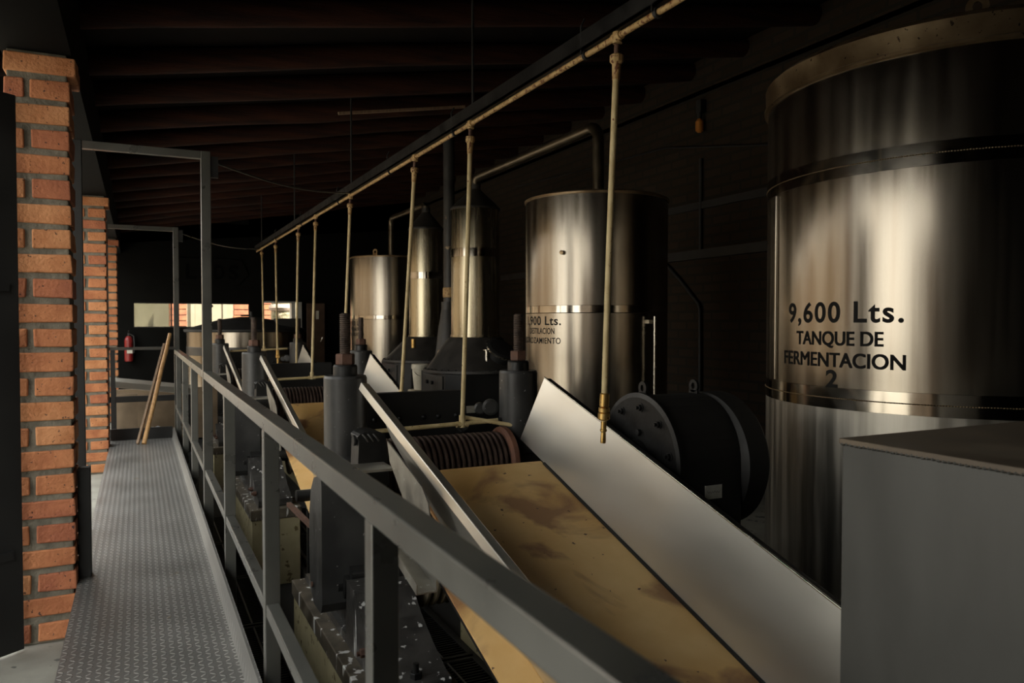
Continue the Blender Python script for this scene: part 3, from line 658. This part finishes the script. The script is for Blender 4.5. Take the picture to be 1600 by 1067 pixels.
def drop(y, xb, yb, zb, label, end):
    t = thing('drop_pipe', label, 'pipe', (1.9, y, 2.6), 'cream pipes hanging from the overhead line')
    top = V(1.9, y, 2.585); bot = V(xb, yb, zb)
    d = (bot - top).normalized(); at = lambda s: top + d*s
    MB().lathe([(.021,-.02),(.021,.03)], (1.9,y,2.60), (0,0,-1), 16).tube(V(1.9,y-.03,2.60),V(1.9,y+.03,2.60),.020).build('tee', M['pipe_rust'], t)
    MB().tube(at(.02), at(.07), .013).build('nipple', M['rust'], t)
    MB().lathe([(.020,0),(.030,.006),(.030,.034),(.020,.044)], at(.06), d, 10, 0, True, False).lathe([(.020,.0),(.017,.07)], at(.10), d, 16).build('union', M['pipe_rust'], t)
    L_ = (bot - top).length
    n = 8; w = random.uniform(-.006,.006)
    MB().path([at(.12 + (L_-.12)*i/n) + V(w*math.sin(PI*i/n), 0, 0) for i in range(n+1)], .0145, 14).build('riser', M['pipe'], t)
    if end == 'nozzle':
        MB().lathe([(.016,-.13),(.022,-.125),(.022,-.07),(.016,-.068),(.026,-.062),(.026,-.045),(.020,-.043),(.028,-.038),(.028,-.012),(.018,-.005)], bot, d, 14).build('fitting', M['brass'], t)
        MB().lathe([(.013,-.01),(.013,.035),(.016,.037),(.016,.045),(.011,.05),(.013,.09),(.012,.10)], bot, d, 14).build('nozzle', M['brass'], t)
    elif end == 'spray':
        o = MB().tube((1.27,bot.y,bot.z-.012),(2.14,bot.y,bot.z+.012),.0145).build('spray_bar', M['pipe'], t)
        MB().lathe([(.021,-.06),(.021,.02)], bot, (0,0,-1), 16).tube((bot.x-.04,bot.y,bot.z),(bot.x+.04,bot.y,bot.z),.020).build('tee', M['pipe'], o)
        MB().tube((2.13,bot.y,bot.z+.012),(2.21,bot.y,bot.z+.014),.018).build('rubber_sleeve', M['cable'], o)
    elif end == 'plain':
        MB().lathe([(.021,-.06),(.021,.02)], bot, (0,0,-1), 16).build('end_cap', M['pipe'], t)
    return t
d1_ = drop(2.85, 1.9, 2.95, .90, 'longest looking cream drop pipe, nearest the camera, ending in a brass nozzle', 'nozzle')
d2_ = drop(4.50, 1.88, 4.60, .690, 'second nearest cream drop pipe, feeding the spray bar over the near rust red roller', 'spray')
MB().tube((1.90,4.66,.73),(2.20,4.52,.675),.0135).build('branch_pipe', M['pipe'], d2_)
drop(5.58, 1.9, 5.95, .74, 'cream drop pipe slanting down in front of the far slim still column', 'plain')
drop(7.55, 1.88, 7.85, .70, 'cream drop pipe ending behind the near left hydraulic cylinder', 'plain')
drop(9.2, 1.735, 8.66, .735, 'cream drop pipe meeting the spray bar of the second mill', 'spray')
drop(10.3, 1.9, 10.5, .75, 'cream drop pipe hanging in front of the white doorway frame', 'plain')
drop(12.15, 1.9, 12.05, .80, 'cream drop pipe in front of the stone column outside, ending in a nozzle', 'nozzle')
drop(13.6, 1.775, 12.55, .92, 'farthest cream drop pipe at the end of the overhead line', 'spray')

# ------------------------------------------------------------------ big fermentation tank
def wrap_text(mb, body, c, R, a0, a1, zbase, cap, off):
    # letters rolled onto the shell: left edge at angle a0, right edge at a1 (degrees, seen from outside left to right)
    vs_, fs, es = text_mesh(body, 1.0, off)
    x0, x1 = min(v.x for v in vs_), max(v.x for v in vs_)
    hi = max(v.y for v in vs_)
    import bmesh
    bm = bmesh.new(); bv = [bm.verts.new(v) for v in vs_]
    for f in fs:
        try: bm.faces.new([bv[i] for i in f])
        except ValueError: pass
    for k in range(int((x1-x0)/.06)):                  # cut into narrow strips so it can bend
        g = list(bm.verts)+list(bm.edges)+list(bm.faces)
        bmesh.ops.bisect_plane(bm, geom=g, plane_co=(x0+(k+1)*.06,0,0), plane_no=(1,0,0))
    bm.verts.index_update()
    w = lambda p: (c[0]+R*math.cos(math.radians(a0+(a1-a0)*(p.x-x0)/(x1-x0))), c[1]+R*math.sin(math.radians(a0+(a1-a0)*(p.x-x0)/(x1-x0))), zbase + p.y*cap)
    mb.add([w(v.co) for v in bm.verts], [[v.index for v in f.verts] for f in bm.faces]); bm.free()

def shell(c, R, z0, z1, name, m, parent, n=128):
    return MB().lathe([(R,z0),(R,z1)], (c[0],c[1],0), n=n).build(name, m, parent)
TC, TR = (4.41, 2.99), 1.07
tk = thing('fermentation_tank', 'huge stainless fermentation tank at the right with 9,600 litre black lettering', 'tank', (4.41, 2.99, -.28))
shell(TC, TR, .945, 2.70, 'shell', M['tank'], tk)
shell(TC, TR, -.28, .945, 'lower_shell', M['tank_matte'], tk)['label'] = 'duller stained lower ring'
for z in (.945, 2.17):
    bn = MB().lathe([(TR+.0005,z-.057),(TR+.0025,z-.056),(TR+.0025,z-.003),(TR+.001,z),(TR+.0025,z+.003),(TR+.0025,z+.056),(TR+.0005,z+.057)], (*TC,0), n=128, cap=False).build('polished_band', M['band'], tk)
    bd_ = MB(); 
    for k in range(220):
        a = math.radians(120 + 150*k/219); bd_.lathe([(.002,-.004),(.0035,0),(.002,.004)], (TC[0]+(TR+.003)*math.cos(a), TC[1]+(TR+.003)*math.sin(a), z+random.uniform(-.001,.001)), (-math.sin(a),math.cos(a),0), 6)
    bd_.build('weld_seam', M['rim'], bn)
MB().lathe([(TR+.002,2.665),(TR+.022,2.67),(TR+.022,2.685),(TR+.012,2.69),(TR+.016,2.80),(TR-.02,2.83),(.25,3.02)], (*TC,0), n=128).build('top_rim', M['rim'], tk)
def lug(parent, p, ax, r=.05, m='rim'):
    p = Vector(p); ax = Vector(ax).normalized(); up = V(0,0,1); sd = up.cross(ax)
    mb = MB(); n = 20; outer = []; inner = []
    for i in range(n): a = 2*PI*i/n; outer.append(p+up*r*1.1+(sd*math.cos(a)+up*math.sin(a))*r); inner.append(p+up*r*1.1+(sd*math.cos(a)*.42+up*math.sin(a)*.5)*r)
    d = ax*.008
    vs_ = [q-d for q in outer]+[q-d for q in inner]+[q+d for q in outer]+[q+d for q in inner]; fs = []
    for i in range(n):
        j = (i+1)%n; fs += [(i,j,n+j,n+i),(2*n+i,3*n+i,3*n+j,2*n+j),(i,2*n+i,2*n+j,j),(n+i,n+j,3*n+j,3*n+i)]
    mb.add(vs_, fs); mb.beam(p-up*r*.3, p+up*r*.45, r*2*.98, .016, ax)
    return mb.build('lifting_lug', M[m], parent)
lug(tk, (3.62,2.36,2.80), (.78,.62,0), .05)
MB().lathe([(.010,1.01),(.010,2.10)], (TC[0]+(TR+.008)*math.cos(math.radians(155)), TC[1]+(TR+.008)*math.sin(math.radians(155)), 0), n=8).build('shell_seam', M['tank'], tk)
RR = TR + .0009
M['print'] = mat('black_vinyl', (.006,.006,.006), (.012,.012,.011), 6, (.6,.7), spec=.15)
for body, a0, a1, zb, cap, off in (('9,600 Lts.', 163.5, 202.5, 1.352, .152, .022), ('TANQUE DE', 167.9, 197.3, 1.228, .105, .0),
                                   ('FERMENTACION', 161.0, 203.0, 1.112, .108, .0), ('2', 180.2, 184.3, 1.003, .130, .026)):
    lt = MB()
    for da, dz in (((0, 0),) if off else ((-.16, -.0015), (.16, -.0015), (-.16, .002), (.16, .002), (0, 0))):   # heavier strokes
        wrap_text(lt, body, TC, RR, a0 + da, a1 + da, zb + dz, cap, off)
    lt.build('lettering', M['print'], tk)
MB().tube((3.0,3.72,-.2),(3.5,3.4,-.2),.03).build('drain_pipe', M['chrome'], tk)

# ------------------------------------------------------------------ distillation tank, its still and the second pair
def dist_tank(c, R, top, label, texts, seam):
    t = thing('distillation_tank', label, 'tank', (c[0], c[1], -.28), 'distillation tanks by the brick wall')
    shell(c, R, -.28, top, 'shell', M['tank'], t, 96)
    MB().lathe([(R+.001,top-.02),(R+.012,top-.018),(R+.012,top),(R-.01,top+.012),(.1,top+.05)], (*c,0), n=96).build('top_rim', M['rim'], t)
    MB().lathe([(R+.001,seam-.004),(R+.002,seam-.002),(R+.005,seam),(R+.002,seam+.002),(R+.002,seam+.06),(R+.001,seam+.062)], (*c,0), n=96, cap=False).build('seam_band', M['band'], t)
    if texts:
        for a in texts:
            mb = MB(); wrap_text(mb, a[0], c, R+.0009, *a[1:]); mb.build('lettering', M['print'], t)
    return t
D1 = dist_tank((3.72,5.91), .634, 2.43, 'stainless distillation tank with 1,900 litre lettering behind the mill',
    [('1,900 Lts.',167,210.5,1.328,.105,.015), ('DESTILACION',173.5,204.6,1.252,.072,.010), ('DESTROZAMIENTO',157.5,210.3,1.170,.072,.010)], 1.43)
MB().lathe([(.018,0),(.018,.03),(.010,.032)], (3.72+.63*math.cos(math.radians(212)),5.91+.63*math.sin(math.radians(212)),1.93), (math.cos(math.radians(212)),math.sin(math.radians(212)),0), 16).build('sight_port', M['rim'], D1)
MB().tube((3.86,5.22,.20),(3.86,5.22,1.40),.011).box(3.85,3.87,5.22,5.30,.22,.25).box(3.85,3.87,5.22,5.30,1.34,1.37).build('level_gauge', M['chrome'], D1)
D2 = dist_tank((3.80,12.55), .634, 2.42, 'dim stainless distillation tank at the back beyond the slim still',
    [('1,900 Lts.',173,214,1.30,.105,.022), ('DESTILACION',178,209,1.215,.072,.016), ('RECTIFICACION',173,214,1.13,.072,.016)], 1.40)
lug(D2, (3.43,12.05,2.43), (.8,.6,0), .045)

def make_still(c, R, shoulder, base, coneR, zc, hatch, label, goal, band):
    t = thing('pot_still', label, 'still', (c[0], c[1], -.28), 'pot stills on black furnaces')
    o3 = (*c, 0)
    MB().lathe([(R+.012,base-.01),(R+.012,base+.02),(R,base+.022),(R,shoulder)], o3, n=64).build('column', M['still'], t)
    MB().lathe([(R+.001,band-.05),(R+.004,band-.048),(R+.004,band+.048),(R+.001,band+.05)], o3, n=64, cap=False).build('band', M['band'], t)
    MB().lathe([(R+.010,shoulder-.02),(R+.010,shoulder+.005),(R*.75,shoulder+.09),(.075,shoulder+.22),(.062,shoulder+.24),(.062,shoulder+.30)], o3, n=64).build('cap', M['cone'], t)
    cn = MB().lathe([(coneR,zc),(R+.04,base-.02),(R,base)], o3, n=64).build('base_cone', M['cone'], t)
    rg = MB().lathe([(coneR-.05,zc-.035),(coneR+.035,zc-.03),(coneR+.035,zc),(coneR-.02,zc+.008)], o3, n=64).build('flange', M['chim'], cn)
    fb = MB()
    for k in range(40):
        a = 2*PI*k/40; fb.hexnut((c[0]+(coneR+.012)*math.cos(a), c[1]+(coneR+.012)*math.sin(a), zc), (0,0,1), .011, .014)
    fb.build('flange_bolts', M['black'], rg)
    # square furnace body below with a fire door on the walkway side
    w = coneR*.92
    oct_ = [(-w,-w*.75),(-w*.75,-w),(w*.75,-w),(w,-w*.75),(w,w*.75),(w*.75,w),(-w*.75,w),(-w,w*.75)]
    fu = MB().prism([(c[0]+a,c[1]+b) for a,b in oct_], -.28, zc-.035, XY).build('furnace', M['black_dull'], t, .01)
    if hatch: MB().box(c[0]-.35,c[0]-.24,c[1]-w-.004,c[1]-w,.32,.40).build('paper_label', M['paper'], fu)
    MB().box(c[0]-w-.018,c[0]-w,c[1]-.36,c[1]+.30,zc-.36,zc-.06).build('fire_door', M['hyd'], fu, .006)
    MB().tube((c[0]-w-.018,c[1]-.05,zc-.15),(c[0]-w-.045,c[1]-.05,zc-.15),.022).tube((c[0]-w-.018,c[1]+.12,zc-.15),(c[0]-w-.045,c[1]+.12,zc-.15),.022).build('door_latch', M['black_dull'], fu)
    if hatch:
        a = math.radians(285); n_ = V(math.cos(a)*.62, math.sin(a)*.62, .78).normalized(); rm = (coneR+R)/2
        p = V(c[0]+rm*math.cos(a)+.0, c[1]+rm*math.sin(a), (zc+base)/2)
        hm = MB().lathe([(.165,-.05),(.165,.05),(.18,.052),(.18,.075),(.15,.09),(.04,.10)], p, n_, 40).build('manhole', M['black_dull'], t)
        MB().lathe([(.172,.045),(.187,.047),(.187,.07),(.172,.072)], p, n_, 40, cap=False).build('clamp_ring', M['chrome'], hm)
        a = math.radians(262)
        q = V(c[0]+rm*1.12*math.cos(a), c[1]+rm*1.12*math.sin(a), zc+.07)
        MB().tube(q-V(0,0,.05), q+V(0,0,.16), .022).lathe([(.03,0),(.045,.006),(.045,.014),(.02,.016)], q+V(0,0,.16), (0,0,1), 20).build('vent_stub', M['chrome'], t)
    return t
S1 = make_still((3.69,8.60), .292, 2.72, 1.18, .60, .79, True, 'nearer pot still, brass toned column on a black cone and furnace', None, 2.18)
S2 = make_still((3.77,10.60), .245, 2.70, 1.15, .60, .82, False, 'slimmer pot still farther back, beside the dark chimney', None, 2.02)
MB().tube((3.40,10.08,1.12),(3.40,10.08,1.0),.03).build('spigot', M['brass'], S2)
def swan(p, q, z, zq, r, parent_label, grp):
    pts = []; p, q = Vector(p), Vector(q)
    d = (V(q.x,q.y,0)-V(p.x,p.y,0)); L_ = d.length; d = d/L_
    b = .13
    pts.append(V(p.x,p.y,p.z))
    for i in range(7):
        a = PI/2*i/6; pts.append(V(p.x,p.y,0) + d*(b-b*math.cos(a)) + V(0,0,z-b+b*math.sin(a)))
    for i in range(7):
        a = PI/2*i/6; pts.append(V(q.x,q.y,0) - d*(b-b*math.sin(a)) + V(0,0,z+.02-b+b*math.cos(a)))
    pts.append(V(q.x,q.y,zq))
    o = MB().path(pts, r, 20).lathe([(r*1.25,0),(r*1.25,.03)], p, (0,0,1), 20).build('vapour_pipe', M['still_dull'])
    return tag(o, parent_label, 'pipe', grp)
M['still_dull'] = mat('dull_vapour_pipe', (.13,.105,.07), (.20,.165,.115), 5, (.3,.42), .9)
swan((3.69,8.60,3.02), (3.74,5.91,2.48), 3.10, 2.48, .052, 'vapour pipe arching from the nearer still to the near distillation tank', 'vapour pipes')
swan((3.77,10.60,3.0), (3.80,12.40,2.47), 3.06, 2.47, .045, 'vapour pipe arching from the slim still to the back distillation tank', 'vapour pipes')
cm = thing('chimney', 'dark round chimney pipe rising between the two stills', 'chimney', (3.72, 9.55, -.28))
MB().tube((3.72,9.55,1.55),(3.72,9.55,roof(3.7)-.02),.075,24).build('flue', M['chim'], cm)
MB().lathe([(.17,-.28),(.17,.9),(.13,1.25),(.085,1.52),(.085,1.62)], (3.70,9.55,0), n=28).build('smoke_hood', M['chim'], cm)
MB().lathe([(.082,1.68),(.086,1.69),(.086,1.80),(.082,1.81)], (3.72,9.55,0), n=24, cap=False).build('rust_band', M['pipe_rust'], cm)
pb = thing('stone_block_stand', 'beige block stand carrying the white pail', 'block', (3.36,9.68,-.28))
MB().box(3.22,3.50,9.54,9.82,-.28,.46).build('block', M['stonebase'], pb, .02)
pa = thing('plastic_pail', 'white plastic pail standing between the two stills', 'pail', (3.36,9.68,.46))
MB().lathe([(.085,.46),(.108,.70),(.108,.73),(.118,.735),(.118,.79),(.112,.80)], (3.36,9.68,0), n=32, cap=True).build('bucket', M['pail'], pa)
MB().path([(3.36+.118*math.cos(a),9.68-.118*math.sin(a)*.4-.05,.74-.10*math.sin(a)) for a in [i*PI/10 for i in range(11)]], .004, 6).build('wire_handle', M['chrome'], pa)

# ------------------------------------------------------------------ round lidded vat in front of the end wall
vt = thing('lidded_vat', 'round stainless vat with black conical lid before the end wall window', 'vat', (1.76, 14.6, -.28))
MB().lathe([(1.0,-.28),(1.0,1.20)], (1.76,14.6,0), n=80).build('shell', M['tank'], vt)
MB().lathe([(1.003,.78),(1.006,.785),(1.006,.92),(1.003,.925)], (1.76,14.6,0), n=80, cap=False).build('band', M['cone'], vt)
ld = MB().lathe([(1.04,1.18),(1.05,1.20),(1.05,1.225),(.45,1.40),(.10,1.45)], (1.76,14.6,0), n=80).build('lid', M['black_dull'], vt)
MB().tube((1.62,14.2,1.47),(1.78,14.2,1.47),.016).tube((1.80,14.2,1.38),(1.80,14.2,1.54),.03).build('lid_handle', M['black_dull'], ld)
MB().box(2.2,2.62,14.0,14.4,1.26,1.42).build('lid_hatch', M['black_dull'], ld, .01)
MB().beam((1.05,14.0,1.22),(1.02,14.0,1.62),.10,.09).beam((1.02,13.98,1.56),(1.12,13.98,1.66),.10,.10).build('lid_motor', M['black_dull'], ld, .015)

# ------------------------------------------------------------------ big black gearbox behind the chute
gb = thing('drive_gearbox', 'big black rounded gearbox housing behind the near chute plate, with paper tag', 'gearbox', (2.75, 3.42, -.28))
YC, ZC, GR = 3.42, .61, .345
arch = [(YC+GR*math.cos(a), ZC+GR*math.sin(a)) for a in [PI*i/24 for i in range(25)]]
arch = arch + [(YC-GR, -.05), (YC-GR-.10, -.22), (YC-GR-.10, -.28), (YC+GR+.10, -.28), (YC+GR+.10, -.22), (YC+GR, -.05)]
MB().prism(arch, 2.44, 2.83, YZ, 0, False).build('housing', M['black_dull'], gb, .008)
fp = MB().lathe([(GR+.015,0),(GR+.015,.016),(GR-.01,.022),(.11,.022),(.11,.05),(.06,.055)], (2.44,YC,ZC), (-1,0,0), 64).build('end_plate', M['black'], gb)
for k in range(10):
    a = math.radians(90 + 36*k + 6)
    p = V(2.44-.022, YC+.285*math.cos(a), ZC+.285*math.sin(a))
    MB().lathe([(.024,0),(.024,.004)], p, (-1,0,0), 16).hexnut(p-V(.004,0,0), (-1,0,0), .018, .016).tube(p-V(.02,0,0), p-V(.035,0,0), .009, 10).build('bolt', M['black'], fp)
MB().hexnut((2.418,YC-.02,ZC+.15), (-1,0,0), .02, .02).build('plug', M['black'], fp)
MB().lathe([(GR-.02,0),(GR+.025,.02),(GR+.025,.15),(GR,.18),(.1,.19)], (2.83,YC-.02,ZC-.02), (1,0,0), 64).build('fan_cowl', M['black_dull'], gb)
lug(gb, (2.455,YC,ZC+GR), (1,0,0), .036, 'black'); lug(gb, (2.80,YC,ZC+GR), (1,0,0), .036, 'black')
tg = MB().box(2.59,2.70,YC-GR-.004,YC-GR-.001,.445,.515).build('paper_tag', M['paper'], gb)
MB().path([(2.603,YC-GR-.0045,.487)] + [(2.603+.0083*i,YC-GR-.0045,.480+.006*((-1)**i)*(.6 if i%3 else 1)) for i in range(1,11)], .0012, 6).build('scribbled_word', M['ink'], tg)

# ------------------------------------------------------------------ grey box in the right foreground
bx = thing('grey_steel_box', 'large grey painted steel box filling the right foreground corner', 'box', (2.5, 1.1, -.28))
MB().box(1.90,2.95,-.2,1.635,-.28,.985).build('body', M['grey'], bx, .004)
MB().box(1.893,2.957,-.207,1.642,.985,1.002).build('lid', M['lidrust'], bx, .003)
wd = MB()
for k in range(120): y = -.2+1.83*k/119; wd.lathe([(.003,-.006),(.0055,0),(.003,.006)], (1.896,y,.986+random.uniform(-.001,.001)), (0,1,0), 6)
wd.build('weld_bead', M['grey'], bx)

# ------------------------------------------------------------------ wall fittings on the right
wl_ = thing('wall_lamp', 'small amber lamp hanging high on the brick wall', 'lamp', (5.66, 6.82, 3.48))
MB().box(5.62,5.70,6.78,6.86,3.68,3.82).tube((5.64,6.82,3.60),(5.64,6.82,3.70),.025).build('lamp_holder', M['black_dull'], wl_)
MB().lathe([(.02,3.46),(.045,3.48),(.045,3.58),(.025,3.61)], (5.64,6.82,0), n=16).build('lamp_glass', M['amber'], wl_)
tag(MB().box(5.62,5.70,5.0,12.0,2.06,2.16).build('wall_conduit', M['black_dull']), 'dark horizontal cable duct along the brick wall behind the tanks', 'duct')
tag(MB().box(5.67,5.70,4.8,9.0,2.62,2.70).build('wall_batten', M['black_dull']), 'thin dark batten higher up on the brick wall', 'batten')
tag(MB().tube((5.68,6.84,2.16),(5.68,6.84,3.18),.022).build('wall_pipe', M['cable']), 'black vertical pipe on the brick wall above the duct', 'pipe')
tag(MB().path([(5.67,7.46,2.05),(5.67,7.16,1.82),(5.67,6.86,1.56),(5.67,6.83,1.50),(5.67,6.82,.5),(5.67,6.82,-.27)], .02, 10).build('bent_cable', M['cable']), 'black cable bending down the brick wall below the duct', 'cable')
tag(MB().path([(5.66,11.5,3.60),(5.66,9.5,3.50),(5.66,7.46,3.42),(5.66,5.93,3.14),(5.66,4.6,2.95)], .010, 8).build('slack_cable', M['cable']), 'thin slack cable slung across the brick wall', 'cable')
tag(MB().beam((1.80,7.62,roof(1.8)-.215),(3.15,7.62,roof(3.15)-.215),.03,.025).build('roof_batten', M['wood_grey']), 'single pale batten under the dark roof logs', 'batten')

# ------------------------------------------------------------------ outside beyond the end wall
oh = thing('cream_outbuilding', 'cream outbuilding seen through the end wall window', 'building', (1.5, 22, -.29))
MB().box(-3,6,22,22.3,-.29,4.2).build('wall', M['cream'], oh)
MB().box(1.35,2.05,21.97,22.0,-.29,2.2).box(1.42,1.98,21.95,21.97,1.05,1.10).build('panel_door', M['cream'], oh, .01)
MB().box(1.25,1.35,21.94,22.02,-.29,2.3).box(2.05,2.15,21.94,22.02,-.29,2.3).build('door_frame', M['cream'], oh)
for x0, x1, lb in ((.68,1.08,'brick post outside the window, left of the cream door'), (2.17,2.62,'brick post outside the window, right of the cream door'), (2.86,3.08,'narrow brick post seen in the doorway, left of the stone column')):
    mb = MB(); n = 18
    for i in range(n):
        z = -.29 + i*.14; mb.box(x0+random.uniform(0,.01),x1+random.uniform(-.01,0),20.4,20.7,z+.012,z+.128,random.choice((0,1)))
    mb.box(x0+.015,x1-.015,20.415,20.685,-.29,2.23,2)
    tag(mb.build('outdoor_brick_post', [M['brick_c'], M['brick'], M['mortar']]), lb, 'post')
ol = MB()
for k in range(9): ol.box(-.9+.14*k,-.78+.14*k,20.8,20.83,-.29,2.2)
tag(ol.build('olive_board_fence', M['olive']), 'olive board screen outside behind the dusty window pane', 'fence')
sc = thing('stone_column', 'rough mossy stone column with pale rings outside the doorway', 'column', (3.02, 19.2, -.29))
prof = []
for i in range(31):
    z = -.29 + 2.6*i/30; prof.append((.20+.02*math.sin(z*5)+random.uniform(-.012,.012), z))
MB().lathe(prof, (3.10,19.2,0), n=28).build('shaft', M['stone'], sc)
for z in (.82, 1.70):
    MB().lathe([(.19,z-.09),(.25,z-.06),(.275,z),(.25,z+.06),(.19,z+.09)], (3.10,19.2,0), n=28).build('pale_ring', M['stone_ring'], sc)
